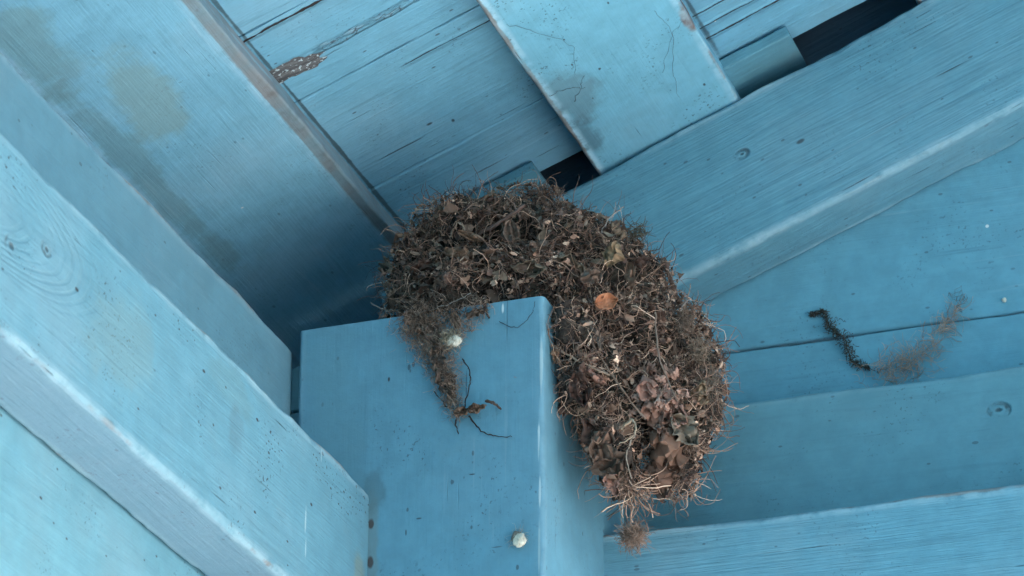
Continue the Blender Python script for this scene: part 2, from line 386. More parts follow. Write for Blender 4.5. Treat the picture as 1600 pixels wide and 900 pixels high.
# frame y axis = z cross x
ydir = deck.matrix_world.col[1]
if ydir[1] > 0:
    for vert in deck.data.vertices: vert.co.y = -vert.co.y
    deck.data.flip_normals()
wn_(deck)
DECK_SIGN = -1 if ydir[1] > 0 else 1
# outer roof covering that shuts out the sky, set above a hollow
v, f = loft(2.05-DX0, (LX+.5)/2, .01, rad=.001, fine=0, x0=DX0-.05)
o = link('roof_covering', mesh('roof_covering', v, f), m_plain, shelter); o.data.materials[0] = m_void_shade; o.matrix_world = frame(DO+N*.06+Vector((0, -(LX+.5)/2+.3, 0)), U, -N)
# the far slope of the roof
RX = 1.95*CA; RZ = Z0 + RX*TA
v, f = loft(2.3, (LX+.5)/2, .02, rad=.001, fine=0)
o = link('roof_slope', mesh('roof_slope', v, f), m_plain, shelter)
o.matrix_world = frame(Vector((RX-.02, -(LX+.5)/2+.3, RZ+.05)), (CA, 0, -SA), (SA, 0, CA))
# packing strips over the rafter
for xa, xb in ((-.26, -.0465), (.02, .1085)):
    c = Vector((xa, .150, Z0+xa*TA)) + N*(.0145)
    board('packing_strip', c, U, -N, (xb-xa)/CA, .021, .0032, m_block, shelter, rad=.0012, wob=.0006)

# unseen boarded wall added behind the viewer to cut light from that end
v, f = [], []
for k in range(6): loft(3.5, .21, .008, rad=.001, fine=0, verts=v, faces=f, oy=.215+.422*k)
o = link('light_block_wall', mesh('light_block_wall', v, f), m_plain, shelter); o.matrix_world = frame((-.2, -LX-.1, 0), (1, 0, 0), (0, -1, 0))
for vert in o.data.vertices: vert.co.y = abs(vert.co.y) if o.matrix_world.col[1][2] > 0 else -abs(vert.co.y)
v, f = loft(LX+.5, .06, .01, rad=.001, fine=0)
o = link('eave_light_stop', mesh('eave_light_stop', v, f), m_plain, shelter); o.matrix_world = frame((DX0*CA-.03, .3, Z0+(DX0*CA-.03)*TA+.06), (0, -1, 0), (1, 0, 0))  # unseen board added to keep sky light out of the roof hollow
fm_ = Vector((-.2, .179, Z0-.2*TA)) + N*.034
board('shade_fillet', fm_, U, (0, -1, 0), 2.0, .031, .005, m_void_shade, shelter, rad=.001)  # dark strip added over the gable wall to paint the void's shade
# far beams closing the frame
board('beam', (3.2, -.02, 2.2), (0, -1, 0), (1, 0, 0), LX, .09, .02, m_plain, shelter)
board('beam', (-.05, -LX, 2.2), (1, 0, 0), (0, -1, 0), 3.2, .09, .02, m_plain, shelter)

# bare patch of wood where paint has flaked off a roof board
def deck_pt(x, y, dz=0.):   # world x,y -> point on the visible face of the roof boards
    xs = x/CA
    return Vector((x, y, Z0+x*TA)) + N*(.017+.0015+.0015-dz)
def bare_mat():
    g = NT('bare_grey_wood'); co = g.n('ShaderNodeTexCoord').outputs['Object']
    n = g.noise(g.scaled(co, (40, 300, 300)), 1, 5, .7); n2 = g.noise(co, 330, 4, .6)
    col = g.mix(g.smooth(n, .35, .65), rgb(.045, .05, .055), rgb(.15, .16, .17))
    col = g.mix(g.smooth(n2, .56, .62), col, rgb(.42, .52, .56))
    g.set(g.b.inputs['Base Color'], col); g.b.inputs['Roughness'].default_value = .9
    bp = g.n('ShaderNodeBump', {'Height': n2, 'Strength': .8, 'Distance': .001}); g.set(g.b.inputs['Normal'], bp.outputs[0])
    return g.m
def ragged_disc(name, m4, rx, ry, th, mat, parent, n=40, amp=.25, seed=0, taper=0.):
    v, f = [], []
    for lay, (k, z) in enumerate(((.0, 0), (.75, 0), (1, th))):
        for i in range(n):
            a = 2*math.pi*i/n
            r = 1 + amp*noise.fractal(Vector((math.cos(a)*2.2, math.sin(a)*2.2, seed)), .8, 2, 4)
            # squarish plank-shaped outline
            q = (abs(math.cos(a))**4+abs(math.sin(a))**4)**-.25
            v.append((k*r*q*rx*math.cos(a), k*r*q*ry*math.sin(a)*(1-taper*math.cos(a)), z))
    for l in range(2):
        for i in range(n):
            j = (i+1) % n; f.append((l*n+i, l*n+j, (l+1)*n+j, (l+1)*n+i))
    o = link(name, mesh(name, v, f), mat, parent); o.matrix_world = m4; return o
pc = deck_pt(-.1172, -.0585, .0006)
o = ragged_disc('bare_patch', frame(pc, (U+Vector((0, .12, 0))), -N), .0175, .0076, -.0004, bare_mat(), shelter, amp=.35, seed=3.3, taper=.12)
# ------------------------------------------------------------------ the nest
def fibre_mat(name, rough=.85):
    g = NT(name)
    a = g.n('ShaderNodeAttribute', attribute_name='tint', attribute_type='GEOMETRY').outputs['Color']
    co = g.n('ShaderNodeTexCoord').outputs['Object']
    n = g.noise(co, 260, 3)
    col = g.n('ShaderNodeMix', data_type='RGBA', blend_type='MULTIPLY'); g.set(col.inputs[0], 1.); g.set(col.inputs[6], a)
    g.set(col.inputs[7], g.mix(n, rgb(.65, .65, .65), rgb(1.3, 1.28, 1.25)))
    g.set(g.b.inputs['Base Color'], col.outputs[2]); g.b.inputs['Roughness'].default_value = rough
    g.b.inputs['Specular IOR Level'].default_value = .25
    return g.m
m_fib = fibre_mat('dry_plant_fibre')

def tubes(name, P, R, T, mat, parent, sides=3):
    """P (n,k,3) centre lines, R (n,k) radii, T (n,3) tints -> one mesh"""
    n, k, _ = P.shape
    D = np.gradient(P, axis=1); D /= np.linalg.norm(D, axis=2, keepdims=True)+1e-9
    ref = np.where(np.abs(D[..., 2:3]) > .9, np.array([1., 0, 0]), np.array([0, 0, 1.]))
    A = np.cross(D, ref); A /= np.linalg.norm(A, axis=2, keepdims=True)+1e-9; B = np.cross(D, A)
    an = np.arange(sides)*2*np.pi/sides
    V = P[:, :, None, :] + R[:, :, None, None]*(A[:, :, None, :]*np.cos(an)[None, None, :, None] + B[:, :, None, :]*np.sin(an)[None, None, :, None])
    V = V.reshape(-1, 3)
    i = np.arange(n)[:, None, None]*k*sides + np.arange(k-1)[None, :, None]*sides
    s = np.arange(sides)[None, None, :]; s2 = (s+1) % sides
    F = np.stack([i+s, i+s2, i+s2+sides, i+s+sides], -1).reshape(-1, 4)
    me = bpy.data.meshes.new(name)
    me.vertices.add(len(V)); me.vertices.foreach_set('co', V.ravel())
    me.loops.add(F.size); me.loops.foreach_set('vertex_index', F.ravel())
    me.polygons.add(len(F)); me.polygons.foreach_set('loop_start', np.arange(len(F))*4)
    me.update(calc_edges=True)
    me.polygons.foreach_set('use_smooth', [True]*len(F))
    at = me.color_attributes.new('tint', 'FLOAT_COLOR', 'POINT')
    c = np.ones((n, k*sides, 4)); c[:, :, :3] = T[:, None, :]
    at.data.foreach_set('color', c.ravel())
    return link(name, me, mat, parent)

def keep_out(P):
    """push points out of the timber the nest rests on"""
    x, y, z = P[..., 0], P[..., 1], P[..., 2]
    y = np.minimum(y, .1455)                                    # rafter / top plate face
    inpost = (x < .0005) & (x > -.1405) & (y > -.0008) & (z < 2.3005)
    dtop = 2.3005-z; dright = .0005-x; dfront = y+.0008
    m = np.minimum(np.minimum(dtop, dright), dfront)
    z = np.where(inpost & (m == dtop), 2.3008, z); x = np.where(inpost & (m == dright), .0008, x); y = np.where(inpost & (m == dfront), -.0011, y)
    inbeam = (y > .0985) & (z < 2.2025) & (x > 0)
    z = np.where(inbeam & ((2.2025-z) < (y-.0985)), 2.203, z); y = np.where(inbeam & ((2.2025-z) >= (y-.0985)), .098, y)
    # rafter underside
    zr = Z0 + x*TA - .002
    z = np.minimum(z, zr)
    return np.stack([x, y, z], -1)

# lobes of the nest: centre x,y,z and radii (x, y, z), world metres; w = how brown
LOBES = [(-.0829,.0650,2.3507,.0250,.0500,.0196, 0), (-.0660,.0700,2.3663,.0268,.0550,.0215, 0), (-.0374,.0750,2.3682,.0304,.0550,.0243, 0),
 (-.0090,.0800,2.3581,.0302,.0550,.0231, 0), (.0139,.0900,2.3474,.0248,.0450,.0213, 0), (-.045,.050,2.325,.055,.048,.024, .2),
 (-.080,.105,2.375,.024,.03,.022, 0),
 (.0054,.0700,2.3085,.0244,.0450,.0244, .5), (.0300,.0850,2.3038,.0297,.0450,.0280, .6), (.0472,.1000,2.2924,.0193,.0350,.0280, .8),
 (.0090,.0400,2.2840,.0125,.0360,.0260, .7), (.0120,.0400,2.2590,.0125,.0300,.0170, .9),
 (.0190,.0550,2.2640,.0205,.0400,.0257, .9), (.0385,.0800,2.2600,.0225,.0400,.0215, 1), (.0530,.0900,2.2600,.0130,.0300,.0190, 1),
 (.0250,.0500,2.2320,.0120,.0280,.0200, 1), (.0495,.0750,2.2270,.0080,.0220,.0185, 1), (.0290,.0450,2.2120,.0062,.0180,.0105, 1)]
LB = np.array(LOBES)
nest = thing('bird_nest', 'bulky brown nest of moss, grass and dead leaves spilling over the post top', 'nest', (-.02, .06, 2.3005))

# core: packed mud and moss
v, f, cols = [], [], []
import bmesh
bm = bmesh.new()
for L in LOBES:
    mt = Matrix.Translation(L[:3]) @ Matrix.Diagonal((L[3]*.78, L[4]*.80, L[5]*.78, 1))
    bmesh.ops.create_icosphere(bm, subdivisions=5, radius=1, matrix=mt)
for vt in bm.verts:
    n0 = noise.fractal(vt.co*70, .9, 2.1, 5); n1 = noise.fractal(vt.co*260, .8, 2, 3)
    dd = Vector((noise.noise(vt.co*90), noise.noise(vt.co*90+Vector((9, 0, 0))), noise.noise(vt.co*90+Vector((0, 9, 0)))))
    vt.co += vt.co.normalized()*0 + dd*.010 + dd.normalized()*(n0*.003+n1*.0015)
pp = keep_out(np.array([list(q.co) for q in bm.verts]))
for q, w in zip(bm.verts, pp): q.co = w
me = bpy.data.meshes.new('nest_core'); bm.to_mesh(me); bm.free()
def core_mat():
    g = NT('mud_and_moss'); co = g.n('ShaderNodeTexCoord').outputs['Object']
    n = g.noise(co, 180, 6, .7); n2 = g.noise(co, 40, 3)
    col = g.mix(g.smooth(n, .35, .7), rgb(.014, .011, .010), rgb(.075, .055, .045))
    col = g.mix(g.math('MULTIPLY', g.smooth(n2, .5, .65), .5), col, rgb(.045, .05, .034))
    g.set(g.b.inputs['Base Color'], col); g.b.inputs['Roughness'].default_value = .95
    bp = g.n('ShaderNodeBump', {'Height': n, 'Strength': 1., 'Distance': .003}); g.set(g.b.inputs['Normal'], bp.outputs[0])
    return g.m
core = link('nest_core', me, core_mat(), nest)

HOLLOWS = np.array([(.0080, .028, 2.2790, .0075), (.0150, .022, 2.2600, .0070), (.0300, .040, 2.2800, .0065), (.0100, .035, 2.3110, .0060),
                    (-.0200, .022, 2.3600, .0065), (.0230, .045, 2.3300, .0065), (.0450, .045, 2.2300, .0060), (-.0620, .018, 2.3480, .0060), (.0380, .05, 2.2190, .0050)])
def lobe_points(n, lo=None, shell=(.9, 1.06)):
    L = LB if lo is None else LB[lo]
    w = L[:, 3]*L[:, 5]+L[:, 3]*L[:, 4]*.6; w = w/w.sum()
    out, nor, br = [], [], []
    while len(out) < n:
        idx = rng.choice(len(L), 4000, p=w)
        d = rng.normal(size=(4000, 3)); d /= np.linalg.norm(d, axis=1, keepdims=True)
        r = rng.uniform(*shell, size=(4000, 1))
        p = L[idx, :3] + d*r*L[idx, 3:6]
        # reject points deep inside other lobes and those turned away from the room
        q = np.linalg.norm((p[:, None]-L[None, :, :3])/L[None, :, 3:6], axis=2).min(1)
        nn = d/L[idx, 3:6]; nn /= np.linalg.norm(nn, axis=1, keepdims=True)
        hx = np.hypot(p[:, None, 0]-HOLLOWS[None, :, 0], p[:, None, 2]-HOLLOWS[None, :, 2]) < HOLLOWS[None, :, 3]*rng.uniform(.7, 1.15, (4000, 1))
        inh = (hx & (p[:, None, 1] < HOLLOWS[None, :, 1]+.03)).any(1)
        ok = (q > .82) & ((nn[:, 1] < .45)) & (~inh | (rng.random(4000) < .12))
        bump = np.array([noise.fractal(Vector(q_)*55, .8, 2, 4) for q_ in p])[:, None]
        b2_ = np.array([noise.noise(Vector(q_)*38+Vector((7, 1, 4))) for q_ in p])[:, None]
        p = p + nn*(np.clip(bump, -1.2, 1.3)*.0050 + np.clip(b2_*1.6, -1, 1)*.0058)
        out += list(p[ok]); nor += list(nn[ok]); br += list(L[idx[ok], 6])
    return np.array(out[:n]), np.array(nor[:n]), np.array(br[:n])
def unit(a): return a/(np.linalg.norm(a, axis=-1, keepdims=True)+1e-9)
def walk(p, d, length, k, curl, bias=None, sag=0.):
    """smooth random curves"""
    n = len(p); P = np.zeros((n, k, 3)); P[:, 0] = p; d = unit(d.copy()); turn = rng.normal(size=(n, 3))*curl
    st = (length/(k-1))[:, None]
    for i in range(1, k):
        turn = turn*.8 + rng.normal(size=(n, 3))*curl*.6
        d = unit(d + turn/(k) * 6 + np.array([0, 0, -sag]))
        P[:, i] = P[:, i-1] + d*st
    return P
def palette(n, br, kinds):
    cols = np.array(kinds); w = cols[:, 3:4].T*(1-br[:, None]) + cols[:, 4:5].T*br[:, None]
    w = w/w.sum(1, keepdims=True); c = w.cumsum(1); u = rng.random((n, 1)); idx = (u > c).sum(1).clip(0, len(cols)-1)
    return cols[idx, :3]*np.array([1.14, 1.05, 1.02])*rng.uniform(.6, 1.4, (n, 1))
#         r     g     b     weight on top, weight low right
KINDS = [(.050, .038, .035, 4, 2.2), (.15, .105, .088, 3.5, 4), (.085, .072, .058, 2.5, .5), (.15, .135, .115, 1.6, .3),
         (.29, .20, .155, 2.0, 3.8), (.46, .33, .255, 1.0, 2.2), (.68, .54, .43, .25, 1.0)]
# fine moss
n = 9000
p, nr, br = lobe_points(n)
t = unit(rng.normal(size=(n, 3))+nr*.12)
P = walk(p-nr*.0012, t, rng.uniform(.004, .013, n), 7, 1.5)
R = np.linspace(1, .4, 7)[None]*rng.uniform(.00014, .00036, (n, 1))
o = tubes('moss', keep_out(P), R, palette(n, br, KINDS), m_fib, nest); o['kind'] = 'stuff'
# crumbs and leaf fragments packed between the fibres
def crumbs(name, n, size, lift, tints, lo=None):
    p, nr, br = lobe_points(n, lo=lo, shell=(.98, 1.07)); p = p + nr*lift
    a = unit(rng.normal(size=(n, 3)))+nr*.0; a = unit(a-nr*(a*nr).sum(1, keepdims=True)*rng.uniform(.3, 1, (n, 1))); b = unit(np.cross(nr+rng.normal(size=(n, 3))*.5, a)); c = np.cross(a, b)
    L = rng.uniform(*size, (n, 1)); W = L*rng.uniform(.3, .8, (n, 1))
    gx, gy = 4, 3; V = np.zeros((n, gx*gy, 3)); k = 0
    for i in range(gx):
        for j in range(gy):
            jx = rng.normal(0, .10, (n, 1)); jy = rng.normal(0, .16, (n, 1)); jz = rng.normal(0, .16, (n, 1)); tp = 1-.55*abs(i/(gx-1)*2-1)**2
            V[:, k] = p + a*L*(i/(gx-1)-.5+jx) + b*W*((j/(gy-1)-.5)*tp+jy) + c*L*jz; k += 1
    V = keep_out(V).reshape(-1, 3); F = []
    for i in range(gx-1):
        for j in range(gy-1): F.append((i*gy+j, i*gy+j+1, (i+1)*gy+j+1, (i+1)*gy+j))
    F = (np.arange(n)[:, None, None]*gx*gy+np.array(F)[None]).reshape(-1, 4)
    me = bpy.data.meshes.new(name); me.vertices.add(len(V)); me.vertices.foreach_set('co', V.ravel())
    me.loops.add(F.size); me.loops.foreach_set('vertex_index', F.ravel()); me.polygons.add(len(F)); me.polygons.foreach_set('loop_start', np.arange(len(F))*4)
    me.update(calc_edges=True); me.polygons.foreach_set('use_smooth', [True]*len(F))
    at = me.color_attributes.new('tint', 'FLOAT_COLOR', 'POINT'); cc = np.ones((n, gx*gy, 4)); cc[:, :, :3] = palette(n, br, tints)[:, None]*rng.uniform(.8, 1.2, (n, gx*gy, 1)); at.data.foreach_set('color', cc.ravel())
    o = link(name, me, m_fib, nest); o['kind'] = 'stuff'; return o
crumbs('leaf_crumb', 5600, (.0012, .0042), .0007, KINDS)
crumbs('leaf_fragment', 300, (.004, .009), .0016, [(.12,.09,.072,2,2), (.17,.145,.115,2,.4), (.24,.17,.13,1.2,3), (.48,.34,.26,.3,1.4)])
# grass and rootlets wound round the nest
n = 5200
p, nr, br = lobe_points(n, shell=(.95, 1.1))
t = unit(np.cross(nr, rng.normal(size=(n, 3)))+np.array([.1, 0, -.35])*br[:, None])
P = walk(p-nr*.0008, t, rng.uniform(.008, .026, n), 10, .95, sag=.02)
R = np.linspace(1, .5, 10)[None]*rng.uniform(.00012, .00032, (n, 1))
o = tubes('grass_fibre', keep_out(P), R, palette(n, br, KINDS[1:2]+KINDS[3:]), m_fib, nest); o['kind'] = 'stuff'
n = 260
p, nr, br = lobe_points(n, lo=[9, 10, 11, 12, 13, 14, 15], shell=(1.02, 1.10))
P = walk(p, unit(np.array([.25, -.1, -1.])+rng.normal(size=(n, 3))*.7), rng.uniform(.008, .024, n), 12, .8, sag=.03)
R = np.linspace(1, .5, 12)[None]*rng.uniform(.00022, .00042, (n, 1))
o = tubes('straw', keep_out(P), R, palette(n, br, [(.34,.26,.21,1,1), (.22,.165,.135,1,1.5), (.14,.10,.085,1,1)]), m_fib, nest); o['kind'] = 'stuff'
# stray hairs standing out of the outline
n = 110
p, nr, br = lobe_points(n, shell=(.95, 1.05))
P = walk(p, unit(nr*.5+rng.normal(size=(n, 3))*.7), rng.uniform(.006, .022, n), 12, .9)
R = np.linspace(1, .4, 12)[None]*rng.uniform(.00006, .00013, (n, 1))
o = tubes('stray_hair', keep_out(P), R, palette(n, br, KINDS), m_fib, nest); o['kind'] = 'stuff'

# ---- leaves
def leaf_mesh(name, L, W, lob, curl, cr, col, seed):
    nx, ny = 15, 9; v, f, cl = [], [], []
    for i in range(nx):
        t = i/(nx-1)
        prof = max(.05, math.sin(math.pi*min(1, t*1.02+.02))**.6*(1+lob*1.9*noise.fractal(Vector((t*4.5, seed, 0)), .7, 2, 4)) + .05)
        for j in range(ny):
            s = j/(ny-1)*2-1
            x = (t-.5)*L; y = s*prof*W/2*(1+.9*lob*noise.noise(Vector((t*7, s*1.5+3, seed))))
            q = Vector((t*3.1, s*2.0, seed))
            z = cr*L*noise.fractal(q*1.3, .9, 2, 3) + curl*W*s*s - abs(s)**.5*.05*W + curl*L*.5*(t-.5)**2
            v.append((x, y, z)); k = .75+.5*noise.noise(q*4)+ (.0 if abs(s) > .1 else .12)
            cl.append([c*k for c in col]+[1])
    for i in range(nx-1):
        for j in range(ny-1): f.append((i*ny+j, i*ny+j+1, (i+1)*ny+j+1, (i+1)*ny+j))
    me = mesh(name, v, f)
    at = me.color_attributes.new('tint', 'FLOAT_COLOR', 'POINT'); at.data.foreach_set('color', [c for q in cl for c in q])
    return me
m_leaf = fibre_mat('dead_leaf', .7)
def place_leaf(pos, nrm, L, W, col, parent, lob=.18, curl=.5, cr=.34, name='dead_leaf', rot=None):
    if parent is nest: col = (col[0]*1.02, col[1]*.86, col[2]*.86)
    nrm = Vector(nrm).normalized(); a = Vector(rot) if rot else Vector(rng.normal(size=3)); a = (a-nrm*a.dot(nrm)).normalized()
    me = leaf_mesh(name, L, W, lob, curl, cr, col, random.random()*50)
    o = link(name, me, m_leaf, parent); o.matrix_world = frame(pos, a, nrm)
    s = o.modifiers.new('thick', 'SOLIDIFY'); s.thickness = .00025
    return o
view = (Vector(cam.location)-Vector((0, .05, 2.3))).normalized()
GREY = (.15, .125, .10); OLIVE = (.15, .135, .10); TAN = (.26, .19, .13); BROWN = (.10, .07, .055); PINK = (.30, .205, .165); BUFF = (.24, .20, .125)
hand = [  # x, y, z, length, width, colour, axis, lobing
 (-.0254,.018,2.3500,.013,.010,GREY,(0,0,1),.05), (-.0106,.015,2.3250,.017,.008,OLIVE,(1,0,-.2),.35), (-.030,.014,2.3330,.020,.007,GREY,(1,0,-.5),.25),
 (-.052,.012,2.3390,.017,.008,TAN,(1,0,-.35),.3), (-.046,.012,2.3480,.016,.004,TAN,(1,0,-.5),.1), (.0259,.035,2.3372,.014,.011,BUFF,(.4,0,1),.35),
 (.0348,.040,2.3243,.016,.006,(.19,.14,.10),(.1,0,-1),.1), (.0075,.020,2.2974,.021,.015,(.15,.12,.09),(1,0,.3),.2), (.018,.022,2.2840,.018,.012,(.11,.105,.09),(.6,0,-1),.25),
 (.006,.030,2.332,.017,.012,OLIVE,(.4,0,-1),.25), (-.012,.022,2.338,.016,.011,GREY,(1,0,.5),.25), (-.065,.014,2.322,.018,.013,BROWN,(.5,0,1),.3),
 (-.075,.016,2.335,.014,.010,BROWN,(.9,0,.3),.3), (.034,.040,2.270,.017,.012,(.17,.12,.095),(.4,0,1),.3),
 (.050,.040,2.2520,.020,.010,PINK,(.6,0,-1),.4), (.056,.045,2.2460,.016,.009,PINK,(.8,0,-1),.4), (.0605,.05,2.2350,.016,.011,(.20,.20,.16),(.7,0,-.8),.3),
 (.049,.042,2.2400,.017,.009,(.25,.17,.13),(.2,0,-1),.4), (.052,.050,2.221,.022,.016,(.16,.115,.085),(.1,0,-1),.35), (.046,.052,2.2100,.017,.013,(.11,.075,.055),(.3,0,-1),.35),
 (.026,.025,2.2100,.020,.014,(.13,.10,.075),(.5,0,-1),.3), (.030,.024,2.1985,.010,.008,PINK,(.3,0,-1),.4), (.020,.024,2.2270,.015,.010,(.085,.06,.048),(.2,0,-1),.3),
 (.0235,.022,2.2190,.016,.011,(.17,.13,.10),(-.5,0,-1),.3), (.013,.020,2.252,.015,.011,(.07,.05,.042),(.3,0,-1),.3), (.064,.07,2.264,.015,.009,(.24,.22,.15),(.3,0,1),.3),
 (.018,.022,2.262,.019,.006,PINK,(1,0,-.7),.3), (.020,.02,2.318,.013,.009,GREY,(1,0,.2),.3), (.001,.016,2.272,.008,.004,TAN,(.2,0,-1),.4)]
for h in hand:
    nv = view + Vector(rng.normal(size=3))*.28
    place_leaf(Vector(h[:3])+view*.0045, nv, h[3]*(1.25 if h[2] < 2.26 else 1.05), h[4]*(1.15 if h[2] < 2.26 else .95), [x*1.3 for x in h[5]], nest, lob=h[7], rot=h[6], curl=random.uniform(-.5, .6))
p, nr, br = lobe_points(60, shell=(1.0, 1.08))
for q, w, b_ in zip(p, nr, br):
    c = random.choice((BROWN, BROWN, GREY, (.08, .06, .05), (.16, .115, .09), OLIVE if b_ < .5 else PINK))
    nv = Vector(w) + Vector(rng.normal(size=3))*.5
    place_leaf(keep_out(q[None])[0], nv, random.uniform(.006, .012), random.uniform(.003, .007), [x*1.35 for x in c], nest, lob=.5, curl=random.uniform(-.6, .7), cr=.4)

# pale crumpled scraps on the lower right lobe
for _ in range(30):
    a = rng.normal(size=2)
    q = (.0485+a[0]*.0065-a[1]*.002, .034+random.uniform(0, .008), 2.2500+a[1]*.0085)
    place_leaf(q, view+Vector(rng.normal(size=3))*.6, random.uniform(.004, .010), random.uniform(.0025, .005), random.choice(((.56, .42, .34), (.46, .33, .26), (.66, .52, .43), (.34, .25, .20))), nest, lob=.5, curl=random.uniform(-.7, .8), cr=.5)
# ---- orange bark flake, twigs
o = place_leaf((.0262, .026, 2.3045), view, .0125, .0088, (.52, .26, .14), nest, lob=.08, curl=.35, cr=.12, name='bark_flake', rot=(1, 0, .05))
o['label'] = 'bright orange curled flake in the middle of the nest'
def strand(name, pts, r0, r1, col, parent, mat=None, wob=.0008, k=28, sides=6, seed=1.):
    pts = [Vector(p) for p in pts]; out = []
    m_ = len(pts)
    for i in range(k):
        u = i/(k-1)*(m_-1); a = min(int(u), m_-2); t = u-a
        p0_, p1, p2, p3 = pts[max(a-1, 0)], pts[a], pts[a+1], pts[min(a+2, m_-1)]
        q = .5*((2*p1)+(-p0_+p2)*t+(2*p0_-5*p1+4*p2-p3)*t*t+(-p0_+3*p1-3*p2+p3)*t**3)
        q += Vector((noise.noise(Vector((u*4, seed, 0))), noise.noise(Vector((u*4, seed, 5))), noise.noise(Vector((u*4, seed, 9)))))*wob
        out.append(q)
    P = np.array([[list(q) for q in out]]); R = np.linspace(r0, r1, k)[None]*(1+.2*rng.normal(size=(1, k)).clip(-1, 1))
    return tubes(name, P, R, np.array([col]), mat or m_fib, parent, sides)
strand('twig', ((.0395, .088, 2.3565), (.046, .085, 2.335), (.052, .085, 2.318), (.0555, .08, 2.300), (.060, .075, 2.285)), .0017, .0009, (.12, .075, .06), nest)
strand('twig', ((-.068, .03, 2.3485), (-.04, .022, 2.356), (-.0175, .018, 2.3652)), .0008, .0011, (.15, .10, .085), nest)
strand('twig', ((-.030, .02, 2.374), (-.025, .022, 2.368), (-.022, .024, 2.36)), .0005, .0008, (.17, .115, .095), nest)
strand('twig', ((-.0905, .02, 2.315), (-.088, .02, 2.335), (-.082, .024, 2.358)), .0006, .0004, (.14, .12, .09), nest)
strand('twig', ((-.060, .016, 2.352), (-.054, .014, 2.3585), (-.049, .016, 2.350)), .0004, .0004, (.33, .25, .19), nest)
strand('twig', ((.012, .02, 2.300), (.022, .018, 2.275), (.036, .022, 2.250), (.046, .03, 2.235)), .0006, .0005, (.20, .14, .11), nest)
strand('twig', ((.000, .014, 2.277), (.012, .014, 2.268), (.030, .02, 2.258)), .0007, .0005, (.36, .27, .21), nest)
strand('twig', ((.052, .03, 2.296), (.054, .03, 2.27), (.062, .035, 2.245)), .0005, .0004, (.22, .16, .13), nest)
strand('twig', ((.060, .05, 2.305), (.064, .05, 2.312), (.066, .05, 2.320)), .0005, .0003, (.25, .22, .20), nest)
strand('twig', ((.036, .02, 2.2270), (.043, .018, 2.2300), (.0445, .016, 2.2210), (.036, .016, 2.2165)), .0008, .0003, (.40, .30, .22), nest)
strand('twig', ((.0445, .016, 2.221), (.0400, .016, 2.2100), (.042, .018, 2.197)), .0004, .0003, (.34, .27, .22), nest)
strand('twig', ((.015, .05, 2.358), (.022, .045, 2.364), (.030, .045, 2.3695)), .0004, .0003, (.34, .31, .29), nest)
strand('twig', ((.020, .05, 2.362), (.023, .05, 2.370), (.024, .05, 2.376)), .00025, .0002, (.34, .33, .32), nest)
for _ in range(26):     # springy rootlets at the right edge
    a = Vector((random.uniform(.048, .064), random.uniform(.05, .09), random.uniform(2.24, 2.31)))
    d = Vector((random.uniform(.2, 1), random.uniform(-.6, .2), random.uniform(-.9, .9)))*random.uniform(.010, .020)
    strand('rootlet', (a, a+d*.5+Vector((0, 0, random.uniform(-.003, .003))), a+d), .00032, .00014, random.choice(((.12, .09, .07), (.26, .20, .16), (.06, .06, .05))), nest, wob=.003, k=14, sides=4, seed=random.random()*9)
# hanging stem and tuft at the lowest point
def tuft(name, c, r, n, col, parent, length=(.006, .014), rad=(.00010, .00022), spread=.8, curl=.8):
    c = np.array(c); d = unit(rng.normal(size=(n, 3))); p = c + d*np.array(r)*rng.uniform(.2, .85, (n, 1))
    P = walk(p, unit(d*spread+rng.normal(size=(n, 3))), rng.uniform(*length, n), 7, curl)
    R = np.linspace(1, .5, 7)[None]*rng.uniform(*rad, (n, 1))
    T = np.array(col)[None]*rng.uniform(.6, 1.5, (n, 1))
    return tubes(name, P, R, T, m_fib, parent)
n = 90
p = np.array([.0345, .040, 2.206]) + rng.normal(size=(n, 3))*np.array([.0028, .003, .003])
P = walk(p, np.array([[.05, 0, -1.]])+rng.normal(size=(n, 3))*.25, rng.uniform(.012, .028, n), 8, .7)
tubes('hanging_stem', P, np.full((n, 8), .00028), palette(n, np.ones(n), KINDS[1:]), m_fib, nest)
o = tuft('hanging_tuft', (.0358, .040, 2.1745), (.0080, .007, .0062), 520, (.24, .165, .13), nest, (.004, .012), spread=.15, curl=1.1)
o = tuft('fringe', (-.058, .0005, 2.3035), (.028, .003, .0045), 420, (.085, .066, .054), nest, (.006, .016), (.00014, .0003), curl=.5)
o.data.vertices.foreach_get  # keep on the timber
for ob in (o,):
    a = np.zeros(len(ob.data.vertices)*3); ob.data.vertices.foreach_get('co', a); ob.data.vertices.foreach_set('co', keep_out(a.reshape(-1, 3)).ravel())
o = tuft('fringe', (.0675, .075, 2.2720), (.007, .01, .018), 90, (.20, .17, .14), nest, (.008, .02), (.0001, .0002), curl=.6)

for c_, r_, n_, col_ in (((.0600, .060, 2.3030), (.006, .008, .012), 150, (.20, .15, .12)), ((.0670, .062, 2.2860), (.006, .006, .010), 130, (.26, .20, .155)),
                         ((.0500, .038, 2.2480), (.010, .004, .009), 170, (.50, .38, .30)), ((.0330, .034, 2.2340), (.008, .004, .010), 120, (.42, .31, .24)), ((.0620, .060, 2.2330), (.006, .008, .010), 140, (.24, .17, .135)), ((.0540, .060, 2.2140), (.006, .008, .009), 150, (.18, .125, .10)),
                         ((.0300, .032, 2.2020), (.004, .005, .006), 80, (.26, .19, .15)), ((.0330, .060, 2.3610), (.007, .008, .005), 120, (.11, .10, .075)),
                         ((-.0150, .040, 2.3830), (.010, .010, .005), 120, (.12, .085, .07)), ((-.0600, .040, 2.3850), (.010, .010, .006), 130, (.14, .10, .08)),
                         ((-.0930, .030, 2.3300), (.006, .010, .014), 150, (.12, .095, .075))):
    tuft('ragged_clump', c_, r_, n_, col_, nest, (.003, .010), (.00012, .00026), spread=.0, curl=1.5)
